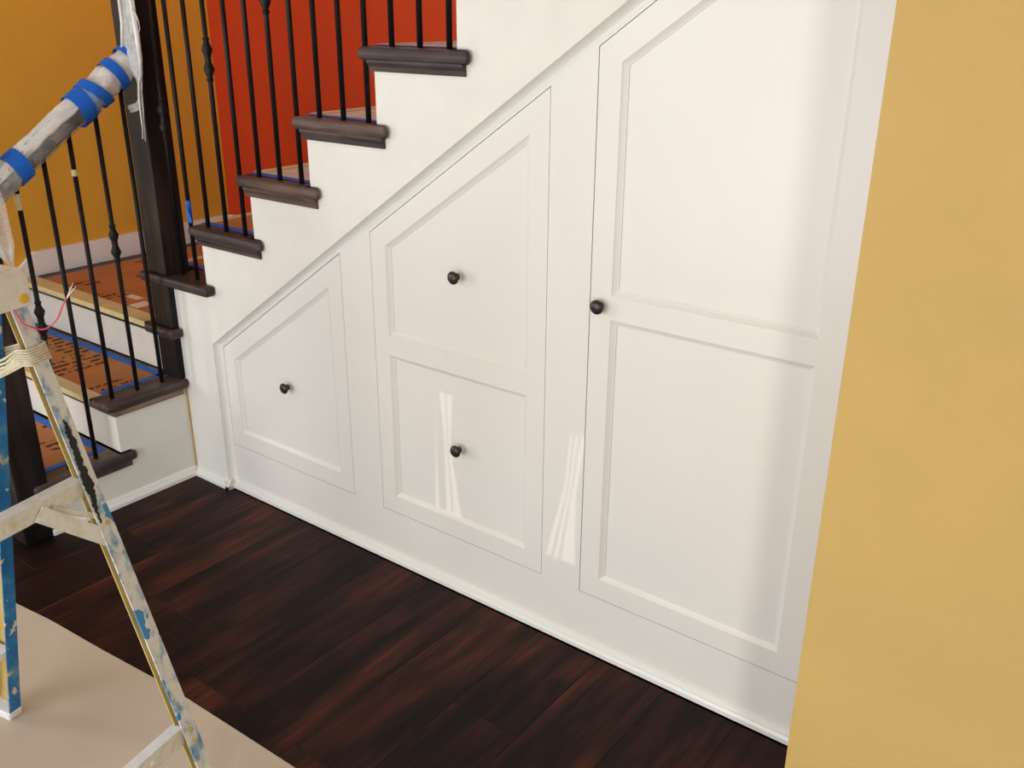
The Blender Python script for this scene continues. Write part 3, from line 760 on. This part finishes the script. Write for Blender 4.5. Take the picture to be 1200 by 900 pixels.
# black paint drip and rivets on the far rear rail
m = MB()
u_ = (ev - (LP(SR(1), 0, 1)-LP(SR(0), 0, 0)).normalized()*ev.dot((LP(SR(1), 0, 1)-LP(SR(0), 0, 0)).normalized())).normalized()
drip = [(.868, .020, .002), (.855, .020, .0045), (.838, .019, .008), (.815, .020, .009), (.795, .021, .008), (.775, .022, .008), (.755, .022, .010), (.735, .022, .011), (.715, .024, .008), (.700, .026, .0055), (.68, .028, .003), (.655, .029, .0015)]
ls = []
dr2 = []
for (za, wa_, ha), (zb_, wb_, hb) in zip(drip[:-1], drip[1:]):
    for q in range(5):
        t_ = q/5; dr2.append((za+(zb_-za)*t_, wa_+(wb_-wa_)*t_+random.uniform(-.0018, .0018), max(.0008, (ha+(hb-ha)*t_)*random.uniform(.62, 1.12))))
for z, wc, hw in dr2:
    b = LP(SR(z), 0, z) + u_*.0006
    ls.append([b - dv*(wc-hw), b - dv*(wc+hw), b - dv*(wc+hw) + u_*.0012, b - dv*(wc-hw) + u_*.0012])
m.loops(ls).build('paint_drip', BLKP, lad)
for z, wv in ((.19, .016), (.165, .016), (.655, .014), (.03, .016)):
    MB().lathe_axis(LP(SR(z), wv, z)+u_*.0002, u_, [(0, .006), (.002, .0055), (.003, .002)], 10).build('rivet', TANF, lad)

# twine tied round the two far rails
tw = empty('twine', LP(.27, 0, .95)); tag(tw, 'cream twine lashed around the ladder rails below its cap', 'twine')
for i in range(7):
    dz = (i-3)*.0048; ph = i*.9
    zr, zl = .998+dz, .938+dz*1.2
    sr, sl_ = SR(zr), SL(zl)-.072
    path = []
    for (s_, w_, z_) in ((sl_, -.006, zl), (sr-.02, -.006, zr+.001), (sr+.004, -.003, zr), (sr+.006, .016, zr-.002), (sr+.003, .037, zr-.004), (sr-.02, .040, zr-.006), ((sr+sl_)/2+.03, .038+.004*math.sin(ph), (zr+zl)/2-.006+.004*math.cos(ph)), (sl_+.07, .036, zl-.002), (sl_-.004, .034, zl)):
        path.append(LP(s_, w_, z_))
    # smooth
    sm = []
    for a, b in zip(path[:-1], path[1:]): sm += [a, a.lerp(b, .5)]
    sm.append(path[-1])
    MB().tube(sm, .0026, 6).build('strand', TWINE, tw, smooth=True)
MB().tube([LP(.215, .045, .935), LP(.235, .05, .928), LP(.25, .052, .91)], [.004, .005, .006], 6).build('strand', TWINE, tw, smooth=True)
# pink string
ps = empty('string', LP(.33, .0, 1.03)); tag(ps, 'thin pink string curling off the ladder rail toward the balusters', 'string')
pp = [(.318, .034, 1.085), (.331, .030, 1.060), (.332, .010, 1.045), (.330, -.002, 1.038), (.345, -.006, 1.041), (.372, -.004, 1.057), (.390, -.002, 1.073), (.405, 0, 1.092), (.425, .0, 1.116)]
pts = [LP(*p) for p in pp]; sm = []
for i in range(len(pts)-1):
    p0_, p1_, p2_, p3_ = pts[max(i-1, 0)], pts[i], pts[i+1], pts[min(i+2, len(pts)-1)]
    for j in range(5):
        t_ = j/5
        sm.append(.5*((2*p1_)+(p2_-p0_)*t_+(2*p0_-5*p1_+4*p2_-p3_)*t_*t_+(3*p1_-p0_-3*p2_+p3_)*t_**3))
sm.append(pts[-1])
MB().tube(sm, .0016, 6).build('strand', PINK, ps, smooth=True)
m = MB()
for dx_, dz_ in ((.024, .032), (.030, .026)):
    m.tube([LP(.423, 0, 1.113), LP(.423+dx_*.5, 0, 1.113+dz_*.55), LP(.423+dx_, 0, 1.113+dz_)], [.0014, .0009, .0003], 5)
m.build('frayed_end', FRAY, ps)
